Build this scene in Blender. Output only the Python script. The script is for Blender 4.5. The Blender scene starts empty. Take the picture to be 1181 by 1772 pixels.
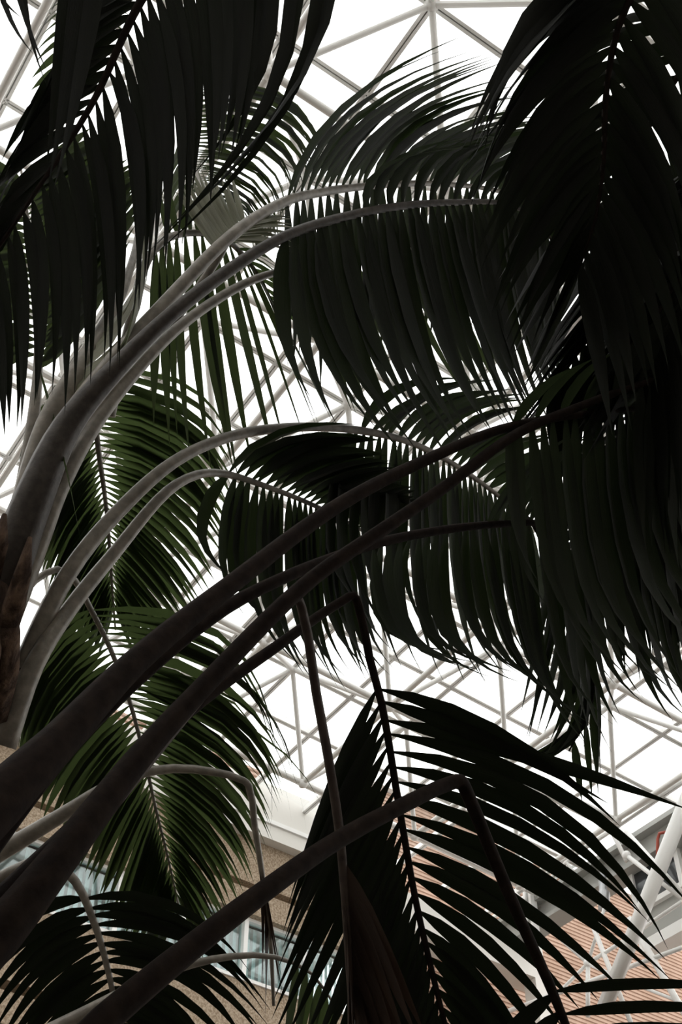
import bpy, math, random
from mathutils import Vector, Matrix
random.seed(7)
W_IMG, H_IMG = 1181, 1772
FPX, PITCH = 2190.0, math.radians(47.6)
CX, CY = 590.5, 886.0
CAM = Vector((0, 0, 1.6))
RIGHT = Vector((1, 0, 0))
FWD = Vector((0, math.cos(PITCH), math.sin(PITCH)))
UPV = Vector((0, -math.sin(PITCH), math.cos(PITCH)))
scene = bpy.context.scene
COL = scene.collection

# ---------------------------------------------------------------- camera, sky, exposure
cd = bpy.data.cameras.new('camera')
cd.sensor_fit = 'VERTICAL'; cd.sensor_height = 36.0; cd.sensor_width = 24.0
cd.lens = FPX / H_IMG * 36.0
cd.clip_start = 0.05; cd.clip_end = 500
cam = bpy.data.objects.new('camera', cd); COL.objects.link(cam)
cam.location = CAM; cam.rotation_euler = (math.pi / 2 + PITCH, 0, 0)
scene.camera = cam
world = bpy.data.worlds.new('overcast_sky'); scene.world = world; world.use_nodes = True
bg = world.node_tree.nodes['Background']
bg.inputs[0].default_value = (1.0, 0.985, 0.95, 1); bg.inputs[1].default_value = 2.3
vs = scene.view_settings
vs.view_transform = 'Standard'; vs.look = 'None'; vs.exposure = 0.0; vs.gamma = 1.0; vs.use_curve_mapping = False

# ---------------------------------------------------------------- projection helpers
def ray(px, py):
    return FWD + RIGHT * ((px - CX) / FPX) + UPV * ((CY - py) / FPX)
def at(px, py, d):
    return CAM + ray(px, py) * d
def project(P):
    q = P - CAM; z = q.dot(FWD)
    return (CX + FPX * q.dot(RIGHT) / z, CY - FPX * q.dot(UPV) / z, z)
def onplane(px, py, P0, n):
    r = ray(px, py)
    return CAM + r * ((P0 - CAM).dot(n) / r.dot(n))

# ---------------------------------------------------------------- materials
def mat(name, base, rough=0.5, noise=None, spec=0.5, trans=None, bump=None, metal=0.0):
    m = bpy.data.materials.new(name); m.use_nodes = True
    nt = m.node_tree; b = nt.nodes['Principled BSDF']
    b.inputs['Base Color'].default_value = (*base, 1); b.inputs['Roughness'].default_value = rough
    b.inputs['Specular IOR Level'].default_value = spec; b.inputs['Metallic'].default_value = metal
    tc = nt.nodes.new('ShaderNodeTexCoord')
    if noise:
        col2, scale, coord = noise[:3]
        n = nt.nodes.new('ShaderNodeTexNoise'); n.inputs['Scale'].default_value = scale; n.inputs['Detail'].default_value = 6
        mp = nt.nodes.new('ShaderNodeMapping')
        if len(noise) > 3: mp.inputs['Scale'].default_value = noise[3]
        nt.links.new(tc.outputs[coord], mp.inputs[0]); nt.links.new(mp.outputs[0], n.inputs['Vector'])
        r = nt.nodes.new('ShaderNodeValToRGB')
        r.color_ramp.elements[0].position = 0.38; r.color_ramp.elements[1].position = 0.64
        r.color_ramp.elements[0].color = (*base, 1); r.color_ramp.elements[1].color = (*col2, 1)
        nt.links.new(n.outputs[0], r.inputs[0]); nt.links.new(r.outputs[0], b.inputs['Base Color'])
        if bump:
            bp = nt.nodes.new('ShaderNodeBump'); bp.inputs['Strength'].default_value = bump; bp.inputs['Distance'].default_value = 0.02
            nt.links.new(n.outputs[0], bp.inputs['Height']); nt.links.new(bp.outputs[0], b.inputs['Normal'])
    return m

def leaf_mat(name, base, col2, tcol, tmix, rough=0.42, spec=0.35):
    m = mat(name, base, rough, (col2, 3.0, 'UV', (14, 0.6, 1)), spec, bump=0.25)
    nt = m.node_tree; b = nt.nodes['Principled BSDF']; out = nt.nodes['Material Output']
    t = nt.nodes.new('ShaderNodeBsdfTranslucent'); t.inputs[0].default_value = (*tcol, 1)
    mx = nt.nodes.new('ShaderNodeMixShader'); mx.inputs[0].default_value = tmix
    nt.links.new(b.outputs[0], mx.inputs[1]); nt.links.new(t.outputs[0], mx.inputs[2]); nt.links.new(mx.outputs[0], out.inputs[0])
    return m

def glass_mat(name, tint, refl=0.03, dirt=None):
    m = bpy.data.materials.new(name); m.use_nodes = True
    nt = m.node_tree; nt.nodes.remove(nt.nodes['Principled BSDF']); out = nt.nodes['Material Output']
    t = nt.nodes.new('ShaderNodeBsdfTransparent'); t.inputs[0].default_value = (*tint, 1)
    g = nt.nodes.new('ShaderNodeBsdfGlossy'); g.inputs['Roughness'].default_value = 0.03
    mx = nt.nodes.new('ShaderNodeMixShader'); mx.inputs[0].default_value = refl
    nt.links.new(t.outputs[0], mx.inputs[1]); nt.links.new(g.outputs[0], mx.inputs[2])
    if dirt:
        tc = nt.nodes.new('ShaderNodeTexCoord'); n = nt.nodes.new('ShaderNodeTexNoise')
        n.inputs['Scale'].default_value = 0.9; n.inputs['Detail'].default_value = 5
        r = nt.nodes.new('ShaderNodeValToRGB'); r.color_ramp.elements[0].position = 0.45; r.color_ramp.elements[1].position = 0.75
        r.color_ramp.elements[0].color = (*tint, 1); r.color_ramp.elements[1].color = (*dirt, 1)
        nt.links.new(tc.outputs['Object'], n.inputs['Vector']); nt.links.new(n.outputs[0], r.inputs[0]); nt.links.new(r.outputs[0], t.inputs[0])
    nt.links.new(mx.outputs[0], out.inputs[0])
    return m

M = {}
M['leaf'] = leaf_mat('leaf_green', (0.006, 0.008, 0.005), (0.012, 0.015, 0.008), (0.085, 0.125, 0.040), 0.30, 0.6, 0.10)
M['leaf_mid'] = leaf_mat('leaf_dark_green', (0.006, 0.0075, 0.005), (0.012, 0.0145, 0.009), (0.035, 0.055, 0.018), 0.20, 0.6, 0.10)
M['leaf_dark'] = leaf_mat('leaf_dying_shaded', (0.005, 0.0055, 0.004), (0.010, 0.011, 0.008), (0.012, 0.02, 0.006), 0.10, 0.6, 0.08)  # dying-leaf tone; shade of stacked fronds is also put into this colour
M['petiole_mid'] = mat('petiole_brown', (0.040, 0.034, 0.030), 0.5, ((0.065, 0.056, 0.049), 40, 'Object'), 0.3, bump=0.15)
M['leaf_pale'] = leaf_mat('leaf_pale_green', (0.19, 0.195, 0.145), (0.32, 0.32, 0.26), (0.16, 0.18, 0.11), 0.28, 0.35)
M['leaf_dry'] = leaf_mat('leaf_dry_brown', (0.020, 0.0115, 0.0085), (0.040, 0.024, 0.017), (0.05, 0.025, 0.012), 0.12, 0.6)
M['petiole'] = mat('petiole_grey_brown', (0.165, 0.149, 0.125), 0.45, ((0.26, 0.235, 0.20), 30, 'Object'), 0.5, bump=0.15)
M['petiole_dark'] = mat('petiole_red_brown_shaded', (0.010, 0.007, 0.006), 0.85, ((0.018, 0.0125, 0.010), 40, 'Object'), 0.05, bump=0.15)  # red-brown stems, with canopy shade put into the near-black tone
M['petiole_dry'] = mat('petiole_dry_brown', (0.035, 0.024, 0.020), 0.6, ((0.055, 0.040, 0.033), 40, 'Object'), 0.3, bump=0.2)
M['trunk'] = mat('trunk_brown', (0.035, 0.022, 0.016), 0.9, ((0.11, 0.072, 0.05), 14, 'Object', (3, 3, 1)), 0.1, bump=1.0)
M['white'] = mat('white_painted_steel', (0.86, 0.855, 0.84), 0.45)
M['dark_seal'] = mat('dark_rubber_seal', (0.10, 0.10, 0.10), 0.6)
M['glass'] = glass_mat('roof_glass', (0.97, 0.98, 0.985), dirt=(0.94, 0.955, 0.96))
M['concrete'] = mat('aggregate_concrete', (0.25, 0.185, 0.125), 0.9, ((0.46, 0.37, 0.28), 26, 'Object'), 0.2, bump=0.5)
M['fascia'] = mat('white_fascia', (0.72, 0.70, 0.66), 0.6)
M['grey'] = mat('grey_panel', (0.36, 0.36, 0.34), 0.6)
M['terracotta'] = mat('terracotta_cladding', (0.42, 0.285, 0.215), 0.8, ((0.50, 0.35, 0.275), 1.3, 'Object'), 0.2)
M['window_glass'] = glass_mat('window_glass', (0.85, 0.93, 0.93), 0.12)
M['blind'] = mat('blind_fabric', (0.52, 0.62, 0.62), 0.8)
M['room'] = mat('room_dim_teal', (0.20, 0.27, 0.28), 0.8)
M['dark_glass'] = mat('dark_window_pane', (0.05, 0.055, 0.06), 0.08)
M['red'] = mat('red_pipe_paint', (0.40, 0.07, 0.04), 0.5)
M['floor'] = mat('dark_floor_tiles', (0.06, 0.05, 0.04), 0.7, ((0.09, 0.075, 0.06), 2, 'Object'), 0.3)
M['silver'] = mat('silver_metal', (0.45, 0.46, 0.47), 0.4, metal=0.6)

# ---------------------------------------------------------------- object helpers
def link(name, verts, faces, m, parent=None, uvs=None, smooth=False):
    me = bpy.data.meshes.new(name); me.from_pydata([tuple(v) for v in verts], [], faces)
    if uvs:
        ul = me.uv_layers.new(name='UVMap')
        flat = []
        for f in faces:
            for vi in f: flat.extend(uvs[vi])
        ul.data.foreach_set('uv', flat)
    if smooth: me.polygons.foreach_set('use_smooth', [True] * len(me.polygons))
    me.materials.append(m)
    o = bpy.data.objects.new(name, me); COL.objects.link(o)
    if parent is not None: o.parent = parent
    return o
def empty(name, loc=(0, 0, 0)):
    o = bpy.data.objects.new(name, None); o.empty_display_size = 0.2; COL.objects.link(o)
    o.location = loc
    return o
def tag(o, label, cat=None, kind=None, group=None):
    if label: o['label'] = label
    if cat: o['category'] = cat
    if kind: o['kind'] = kind
    if group: o['group'] = group
    return o
def child(name, verts, faces, m, parent, **k):
    off = parent.matrix_world.translation if False else Vector(parent['base']) if 'base' in parent else Vector((0, 0, 0))
    return link(name, [Vector(v) - off for v in verts], faces, m, parent, **k)

class Geo:
    def __init__(s): s.v = []; s.f = []; s.uv = []
    def add(s, v, f, uv=None):
        n = len(s.v); s.v += v; s.f += [tuple(i + n for i in q) for q in f]
        if uv: s.uv += uv
    def box(s, o, ax, ay, az):           # corner + three edge vectors
        o, ax, ay, az = Vector(o), Vector(ax), Vector(ay), Vector(az)
        v = [o, o + ax, o + ax + ay, o + ay, o + az, o + ax + az, o + ax + ay + az, o + ay + az]
        f = [(0, 3, 2, 1), (4, 5, 6, 7), (0, 1, 5, 4), (1, 2, 6, 5), (2, 3, 7, 6), (3, 0, 4, 7)]
        if ax.cross(ay).dot(az) < 0: f = [tuple(reversed(q)) for q in f]
        s.add(v, f)
        return s
    def tube(s, pts, rads, n=8, cap=True):
        v, f = [], []
        T = []
        for i in range(len(pts)):
            a = pts[max(0, i - 1)]; b = pts[min(len(pts) - 1, i + 1)]
            T.append((b - a).normalized())
        ref = Vector((0, 0, 1)) if abs(T[0].z) < 0.9 else Vector((1, 0, 0))
        N = (ref - T[0] * ref.dot(T[0])).normalized()
        for i, p in enumerate(pts):
            N = (N - T[i] * N.dot(T[i])).normalized(); B = T[i].cross(N)
            for k in range(n):
                a = 2 * math.pi * k / n
                v.append(p + (N * math.cos(a) + B * math.sin(a)) * rads[i])
        for i in range(len(pts) - 1):
            for k in range(n):
                f.append((i * n + k, i * n + (k + 1) % n, (i + 1) * n + (k + 1) % n, (i + 1) * n + k))
        if cap:
            f.append(tuple(range(n - 1, -1, -1))); f.append(tuple((len(pts) - 1) * n + k for k in range(n)))
        s.add(v, f)
        return s
    def out(s, name, m, parent=None, smooth=False):
        if parent is not None and 'base' in parent:
            off = Vector(parent['base']); vv = [Vector(q) - off for q in s.v]
        else: vv = s.v
        return link(name, vv, s.f, m, parent, s.uv if len(s.uv) == len(s.v) and s.uv else None, smooth)

# ================================================================ THE SETTING
# building axes: everything in the hall runs along U or V
TH = math.radians(36.2)
U = Vector((math.cos(TH), math.sin(TH), 0)); V = Vector((math.sin(TH), -math.cos(TH), 0)); Z = Vector((0, 0, 1))
NF = -V                                                     # facade normal, pointing away from the camera

# roof grid (fitted): A along U, B along V
K = 1.30
RA = Vector((0.905, 0.585, -0.10)) * K; RB = Vector((0.665, -0.985, -0.02)) * K
RO = CAM + Vector((-0.51, 16.75, 13.0)) * K
RN = RA.cross(RB).normalized()
if RN.z > 0: RN = -RN                                       # pointing down into the hall
def RP(i, j, h=0.0): return RO + RA * i + RB * j + RN * h

# facade plane passes where the roof meets it
F0 = onplane(455, 1375, RO, RN)
def fz(px, py):                                             # height of a pixel on the facade plane
    return onplane(px, py, F0, V).z
def fu(px, py):                                             # distance along U of a pixel on the facade plane
    return (onplane(px, py, F0, V) - F0).dot(U)
def FPt(u, z, out=0.0):                                     # out > 0: towards the hall
    return Vector((F0.x, F0.y, 0)) + U * u + V * out + Z * z

floor = Geo().box((-40, -40, -0.2), (80, 0, 0), (0, 80, 0), (0, 0, 0.2)).out('floor', M['floor'])
tag(floor, 'dark tiled floor of the atrium below the palms', 'floor', 'structure')

wl = empty('wall_left'); tag(wl, 'tan aggregate concrete facade with window band behind the lower left fronds', 'wall', 'structure')
U0, U1 = -30.0, fu(600, 1440)
def band(name, z0, z1, m, out0=0.0, thick=0.5, u0=None, u1=None, parent=wl):
    u0 = U0 if u0 is None else u0; u1 = U1 if u1 is None else u1
    return Geo().box(FPt(u0, z0, out0 - thick), U * (u1 - u0), V * thick, Z * (z1 - z0)).out(name, m, parent)
zz = {k: fz(250, y) for k, y in dict(ft=1283, fb=1378, led0=1457, led1=1474, head=1518, sill=1644, l2a=1776, l2b=1794, head2=1850, sill2=1980).items()}
band('fascia', zz['fb'], zz['ft'] + 0.05, M['fascia'], 0.25, 0.8)
band('fascia_trim', zz['fb'] + 0.36, zz['fb'] + 0.46, M['white'], 0.30, 0.1)
band('concrete_band', zz['led0'], zz['fb'], M['concrete'], 0.0)
band('ledge', zz['led1'], zz['led0'], M['concrete'], -0.35)
band('concrete_band', zz['head'], zz['led1'], M['concrete'], 0.10)
band('concrete_band', zz['l2a'], zz['sill'], M['concrete'], 0.10)
band('ledge', zz['l2b'], zz['l2a'], M['concrete'], -0.35)
band('concrete_band', zz['head2'], zz['l2b'], M['concrete'], 0.10)
band('concrete_band', 0.0, zz['sill2'], M['concrete'], 0.10)
band('window_recess', zz['sill2'], zz['head2'], M['room'], -0.4, 0.1)
band('window_sill', zz['sill'], zz['sill'] + 0.07, M['white'], 0.14, 0.3)
# windows of the band: panes between mullions, each with its blind
mu = [fu(x, y) for x, y in ((81, 1558), (427, 1640))]
step = (mu[1] - mu[0]) / 3.0
wcount = 0
for k in range(-2, 6):
    a = mu[0] + step * k; b = a + step
    if a > U1 - 0.3: continue
    b = min(b, U1)
    wcount += 1
    w = empty('window_%d' % wcount); tag(w, None, None, 'structure')
    words = {-1: 'window of the concrete facade at the left edge of the photo', 0: 'window of the concrete facade beside the left-edge window', 1: 'window of the facade behind the drooping green frond tip', 2: 'window of the facade right of the drooping frond tip', 3: 'last window of the facade behind the snapped petiole'}
    tag(w, words.get(k, 'window of the concrete facade just outside the left edge of the photo'), 'window')
    z0, z1 = zz['sill'] + 0.07, zz['head']
    Geo().box(FPt(a - 0.05, z0, -0.20), U * 0.10, V * 0.16, Z * (z1 - z0)).out('mullion', M['white'], w)
    Geo().box(FPt(a, z0, -0.20), U * (b - a), V * 0.14, Z * 0.07).out('frame_rail', M['white'], w)
    Geo().box(FPt(a, z1 - 0.07, -0.20), U * (b - a), V * 0.14, Z * 0.07).out('frame_rail', M['white'], w)
    Geo().box(FPt(a + 0.05, z0, -0.16), U * (b - a - 0.05), V * 0.012, Z * (z1 - z0)).out('pane', M['window_glass'], w)
    n = 9
    for q in range(n):
        if k < 0 and q < 6: continue
        c = FPt(a + (q + 0.5) * (b - a) / n, z0 + 0.05, -0.36)
        ang = TH + 0.5 + random.uniform(-.1, .1); dv = Vector((math.cos(ang), math.sin(ang), 0)) * 0.13
        Geo().box(c - dv * 0.5, dv, Vector((-dv.y, dv.x, 0)).normalized() * 0.006, Z * (z1 - z0 - 0.1)).out('blind_slat', M['blind'], w)
    # dim room behind
    Geo().box(FPt(a, z0, -2.2), U * (b - a), V * 0.1, Z * (z1 - z0)).out('room_wall', M['room'], w)
band('ceiling_soffit', zz['head'], zz['head'] + 0.1, M['fascia'], -0.3, 2.0)
band('room_floor', zz['sill'] - 0.1, zz['sill'], M['room'], -0.3, 2.0)

def ribbed(name, P, along, length, z0, z1, out, pitch, depth, m, parent):
    # horizontal ribs: an extruded saw profile
    g = Geo(); nrib = max(1, int((z1 - z0) / pitch)); v = []; f = []
    prof = []
    for i in range(nrib):
        zb = z0 + (z1 - z0) * i / nrib; h = (z1 - z0) / nrib
        prof += [(0, zb), (0, zb + h * .35), (depth, zb + h * .45), (depth, zb + h * .9)]
    prof.append((0, z1))
    for o_, z_ in prof:
        p0 = Vector((P.x, P.y, z_)) + out * o_
        v += [p0, p0 + along * length]
    for i in range(len(prof) - 1): f.append((2 * i, 2 * i + 1, 2 * i + 3, 2 * i + 2))
    g.add(v, f)
    o = g.out(name, m, parent); o['kind'] = 'stuff'
    return o
# terracotta storey above the fascia
wu = empty('wall_upper'); tag(wu, 'strip of ribbed terracotta wall above the white fascia, left of the bare stem', 'wall', 'structure')
ua, ub = U0, fu(478, 1380)
Pu = FPt(ua, 0, -0.6)
ribbed('ribs', Pu, U, ub - ua, zz['ft'], zz['ft'] + 1.0, V, 0.12, 0.05, M['terracotta'], wu)
Geo().box(FPt(ua, zz['ft'], -1.2), U * (ub - ua), V * 0.55, Z * 1.0).out('wall_core', M['concrete'], wu)
# far terracotta wall
D0 = onplane(849, 1450, RO, RN) + NF * 4.0
wf = empty('wall_far'); tag(wf, 'salmon terracotta wall with fine horizontal ribs at lower right', 'wall', 'structure')
W0 = onplane(849, 1450, D0, V)
wa = (onplane(640, 1400, W0, V) - W0).dot(U); wb = wa + 26
Pw = Vector((W0.x, W0.y, 0)) + U * wa
ribbed('ribs', Pw, U, wb - wa, 0.0, W0.z, V, 0.115, 0.03, M['terracotta'], wf)
Geo().box(Pw - V * 0.5, U * (wb - wa), V * 0.48, Z * W0.z).out('wall_core', M['concrete'], wf)
Geo().box(Pw + Z * W0.z - V * 0.5, U * (wb - wa), V * 0.7, Z * 0.18).out('coping', M['white'], wf)
# white ledge in front of it, with a column
L0 = onplane(818, 1612, F0 + V * 0.5, V)
la = (onplane(660, 1530, L0, V) - L0).dot(U); lb = (onplane(945, 1690, L0, V) - L0).dot(U)
tl = Geo().box(L0 + U * la - Z * 0.55, U * (lb - la), -V * 0.7, Z * 0.9).out('trim_1', M['fascia'])
tag(tl, 'white horizontal ledge seen between the black leaflets in front of the terracotta wall', 'ledge', 'structure')
tc_ = Geo().box(Vector((L0.x, L0.y, 0)) + U * (lb - 0.35), U * 0.35, -V * 0.4, Z * (L0.z - 0.55)).out('trim_2', M['fascia'])
tag(tc_, 'white column under the end of the white ledge', 'column', 'structure')
# added unseen walls: shut out side skylight, white to bounce light in
wb_ = Geo().box(Vector((0, 0, 0)) + V * 9 - U * 26, U * 60, V * 0.4, Z * 17).out('wall_back_bounce', M['fascia'])
tag(wb_, 'added unseen white wall behind the camera that bounces light', 'wall', 'structure')
ws = Geo().box(Vector((0, 0, 0)) - U * 18.4 + V * 9, U * 0.4, -V * 42, Z * 17).out('wall_side_bounce', M['fascia'])
tag(ws, 'added unseen white wall far to the left that bounces light', 'wall', 'structure')

# ---------------------------------------------------------------- beam, bulkhead and truss on the right
B0 = onplane(1157, 1419, RO, RN)
def onb(px, py, out=0.0): return onplane(px, py, B0 - U * out, U)
beam = empty('steel_beam'); tag(beam, 'grey steel edge beam running up to the right edge at lower right', 'beam')
pa, pb = onb(735, 1648), onb(1330, 1300)
dirb = V if (pb - pa).dot(V) > 0 else -V
lenb = (pb - pa).length
pz = B0.z
pa = Vector((pa.x, pa.y, pz))
def beam_box(name, z0, z1, o0, o1, m):
    return Geo().box(pa + Z * z0 + U * o0, dirb * lenb, U * (o1 - o0), Z * (z1 - z0)).out(name, m, beam)
beam_box('top_flange', -0.12, 0.0, -0.28, 0.28, M['grey'])
beam_box('web', -0.62, -0.12, -0.05, 0.05, M['grey'])
beam_box('bottom_flange', -0.72, -0.62, -0.28, 0.28, M['grey'])
for dz in (0.35,):
    Geo().tube([pa + Z * dz, pa + dirb * lenb * 0.52 + Z * dz], [0.05, 0.05]).out('pipe_rail', M['white'], beam, True)
bw = empty('wall_right'); tag(bw, 'grey bulkhead panel under the steel beam at the right edge', 'wall', 'structure')
q0 = onb(1086, 1500); 
s0 = (q0 - pa).dot(dirb)
zlow = onb(1150, 1612).z
Geo().box(Vector((pa.x, pa.y, zlow)) + dirb * s0 + U * 0.1, dirb * (lenb - s0 + 6), U * 0.3, Z * (pz - 0.72 - zlow)).out('panel', M['grey'], bw)
Geo().box(Vector((pa.x, pa.y, zlow - 0.25)) + dirb * s0 - U * 0.1, dirb * (lenb - s0 + 6), U * 0.5, Z * 0.25).out('bottom_rail', M['white'], bw)
win = empty('window_20'); tag(win, 'dark square window in the grey bulkhead at the right edge', 'window', 'structure')
wA = (onb(1096, 1520) - pa).dot(dirb); wB = (onb(1166, 1478) - pa).dot(dirb)
zA = onb(1130, 1555).z; zB = onb(1130, 1480).z
def wbox(name, sa, sb, za, zb, o0, o1, m):
    return Geo().box(Vector((pa.x, pa.y, za)) + dirb * sa + U * o0, dirb * (sb - sa), U * (o1 - o0), Z * (zb - za)).out(name, m, win)
wbox('pane', wA, wB, zA, zB, 0.05, 0.09, M['dark_glass'])
wbox('frame', wA - .12, wA, zA - .12, zB + .12, -0.02, 0.1, M['white']); wbox('frame', wB, wB + .12, zA - .12, zB + .12, -0.02, 0.1, M['white'])
wbox('frame', wA, wB, zA - .12, zA, -0.02, 0.1, M['white']); wbox('frame', wA, wB, zB, zB + .12, -0.02, 0.1, M['white'])
pts = [onb(1153, 1440, 0.3), onb(1142, 1442, 0.3), onb(1139, 1452, 0.3), onb(1138, 1500, 0.3)]
rp = Geo().tube(pts, [0.035] * 4).out('pipe', M['red'], bw, True); rp['label'] = 'thin red bent pipe'

truss = empty('roof_truss'); tag(truss, 'white tubular truss in front of the terracotta wall at lower right', 'truss')
def strut_px(a, b, wpx, out, name='strut', m='white', parent=truss):
    p, q = onb(*a, out), onb(*b, out)
    ra = wpx * 0.5 * (p - CAM).dot(FWD) / FPX; rb = wpx * 0.5 * (q - CAM).dot(FWD) / FPX
    return Geo().tube([p, q], [ra, rb], 10).out(name, M[m], parent, True)
big = strut_px((1194, 1372), (1046, 1745), 27, 1.2, 'steel_column', 'white', None)
tag(big, 'thick slanting white steel tube at the lower right edge', 'column')
for a, b, w in [((1018, 1667), (932, 1590), 7), ((1018, 1667), (1085, 1625), 7), ((1018, 1667), (1070, 1692), 7), ((1018, 1667), (1050, 1560), 6),
                ((932, 1590), (870, 1520), 6), ((1085, 1625), (1181, 1560), 7), ((1018, 1667), (1018, 1760), 8), ((1018, 1667), (940, 1745), 6),
                ((1085, 1440), (1181, 1545), 9), ((1085, 1480), (1181, 1555), 8), ((1090, 1590), (1210, 1796), 12), ((1010, 1560), (1098, 1784), 9),
                ((910, 1390), (1000, 1520), 6), ((1050, 1420), (930, 1545), 7), ((1050, 1420), (1085, 1490), 8), ((880, 1750), (1230, 1622), 8), ((1070, 1692), (1230, 1754), 6)]:
    strut_px(a, b, w, 0.8)
for c in [(1018, 1667), (932, 1590), (1085, 1480), (1050, 1420)]:
    p = onb(*c, 0.8); r = 8 * (p - CAM).dot(FWD) / FPX
    Geo().tube([p + Z * r, p + Z * r * .7, p, p - Z * r * .7, p - Z * r], [r * .2, r * .75, r, r * .75, r * .2], 10).out('node', M['white'], truss, True)
post = empty('white_post'); tag(post, 'white box-section post rising beside the bent stem to the roof at lower right', 'post')
p0, p1 = onb(918, 1620, 0.4), onb(890, 1320, 0.4)
for k, dx in ((0, -0.12), (1, 0.06)):
    Geo().box(p0 + V * dx, V * 0.07, U * 0.2, p1 - p0).out('post_rail', M['white'], post)
Geo().box(p0 - V * 0.05 + U * 0.05, V * 0.11, U * 0.08, p1 - p0).out('post_core', M['grey'], post)
lamp = Geo().tube([onb(1046, 1575, 0.5), onb(1046, 1545, 0.5), onb(1044, 1540, 0.5), onb(1043, 1512, 0.5)], [0.13, 0.13, 0.09, 0.09], 12).out('floodlight', M['silver'], None, True)
tag(lamp, 'small silver cylindrical floodlight mounted on the white truss', 'lamp')

# ---------------------------------------------------------------- glazed space-frame roof
ceil = empty('ceiling'); tag(ceil, 'glass roof on a white tubular space frame', 'roof', 'structure')
HD = 1.40                                                   # depth of the frame below the glass
RECTS = [(-40, -60, 840, 340), (220, 470, 780, 810), (330, 1000, 1240, 1480)]
def shown(P):
    q = P - CAM
    if q.dot(FWD) < 1: return False
    x, y, z = project(P)
    return any(a <= x <= c and b <= y <= d for a, b, c, d in RECTS)
def inside(P):                                              # over the hall, this side of facade and beam
    return (P - F0).dot(V) > -0.1 and (P - B0).dot(U) < 0.15 and P.dot(V) < 10 and P.dot(U) > -18
rest = {'strut': Geo(), 'glazing_bar': Geo(), 'seal': Geo(), 'pane': Geo(), 'node': Geo()}
def ball(g, c, r, n=10):
    ks = (-1, -.7, 0, .7, 1)
    g.tube([c + Z * r * k for k in ks], [r * math.sqrt(max(0.02, 1 - k * k)) for k in ks], n)
def emit(kind, g, P, m, smooth=False):
    if shown(P): return g.out(kind, m, ceil, smooth)
    rest[kind].add(g.v, g.f)
I0, I1, J0, J1 = -16, 16, -6, 22
def bar(P, Q):
    d = Q - P; side = d.cross(RN).normalized()
    g = Geo().box(P - side * 0.055 + RN * 0.02, side * 0.045, RN * 0.13, d)
    g.box(P + side * 0.010 + RN * 0.02, side * 0.045, RN * 0.13, d)
    g.box(P - side * 0.012 + RN * 0.04, side * 0.024, RN * 0.03, d)
    emit('glazing_bar', g, (P + Q) / 2, M['white'])
    emit('seal', Geo().box(P - side * 0.04 + RN * 0.0, side * 0.08, RN * 0.03, d), (P + Q) / 2, M['dark_seal'])
for i in range(I0, I1):
    for j in range(J0, J1):
        P = RP(i, j)
        if inside(P):
            if inside(RP(i + 1, j)): bar(P, RP(i + 1, j))
            else: bar(P, P + RA * min(1, max(0.05, (B0 - P).dot(U) / RA.dot(U))))
            if inside(RP(i, j - 1)): bar(RP(i, j - 1), P)
        else:
            if inside(RP(i, j + 1)) and (RP(i, j + 1) - F0).dot(V) > 0 and (P - F0).dot(V) < 0:
                t = (RP(i, j + 1) - F0).dot(V) / RB.dot(V); bar(RP(i, j + 1), RP(i, j + 1) - RB * t)
        C_ = RP(i + .5, j + .5)
        if inside(C_):
            g = Geo().box(RP(i, j) + RA * 0.03 + RB * 0.03, RA * 0.94, RB * 0.94, -RN * 0.02)
            emit('pane', g, C_, M['glass'])
# the space frame spans two panes per module
for i in range(I0, I1, 2):
    for j in range(J0, J1, 2):
        Cn = RP(i, j, HD)
        if not inside(Cn): continue
        g = Geo(); ball(g, Cn, 0.12); emit('node', g, Cn, M['white'], True)
        for a, b in ((-1, -1), (1, -1), (-1, 1), (1, 1)):
            Q = RP(i + a, j + b, 0.14)
            if not inside(Q): continue
            g = Geo().tube([Cn, Q], [0.05, 0.05], 8, False); emit('strut', g, (Cn + Q) / 2, M['white'], True)
            if (a, b) == (1, 1):
                g = Geo(); ball(g, Q, 0.11); emit('node', g, Q, M['white'], True)
        for a, b in ((2, 0), (0, 2)):
            Q = RP(i + a, j + b, HD)
            if not inside(Q): continue
            g = Geo().tube([Cn, Q], [0.06, 0.06], 8, False); emit('strut', g, (Cn + Q) / 2, M['white'], True)
for k, g in rest.items():
    if g.v:
        o = g.out(k + 's', M['glass'] if k == 'pane' else M['dark_seal'] if k == 'seal' else M['white'], ceil); o['kind'] = 'stuff'

# ================================================================ THE PALMS
DS = 1.15                                                   # distance scale of the frond measurements
def catmull(P, R, n):
    out, rad = [], []
    m = len(P)
    for i in range(m - 1):
        p0 = P[max(0, i - 1)]; p1 = P[i]; p2 = P[i + 1]; p3 = P[min(m - 1, i + 2)]
        seg = max(2, int(n * (p2 - p1).length))
        l0 = max((p1 - p0).length, 1e-4); l1 = max((p2 - p1).length, 1e-4); l2 = max((p3 - p2).length, 1e-4)
        t1 = ((p2 - p1) / l1 + (p1 - p0) / l0) * 0.5 * l1 if i > 0 else (p2 - p1)
        t2 = ((p3 - p2) / l2 + (p2 - p1) / l1) * 0.5 * l1 if i < m - 2 else (p2 - p1)
        for k in range(seg):
            t = k / seg; t_2 = t * t; t_3 = t_2 * t
            out.append(p1 * (2 * t_3 - 3 * t_2 + 1) + t1 * (t_3 - 2 * t_2 + t) + p2 * (-2 * t_3 + 3 * t_2) + t2 * (t_3 - t_2))
            rad.append(R[i] * (1 - t) + R[i + 1] * t)
    out.append(P[-1]); rad.append(R[-1])
    return out, rad
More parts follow.
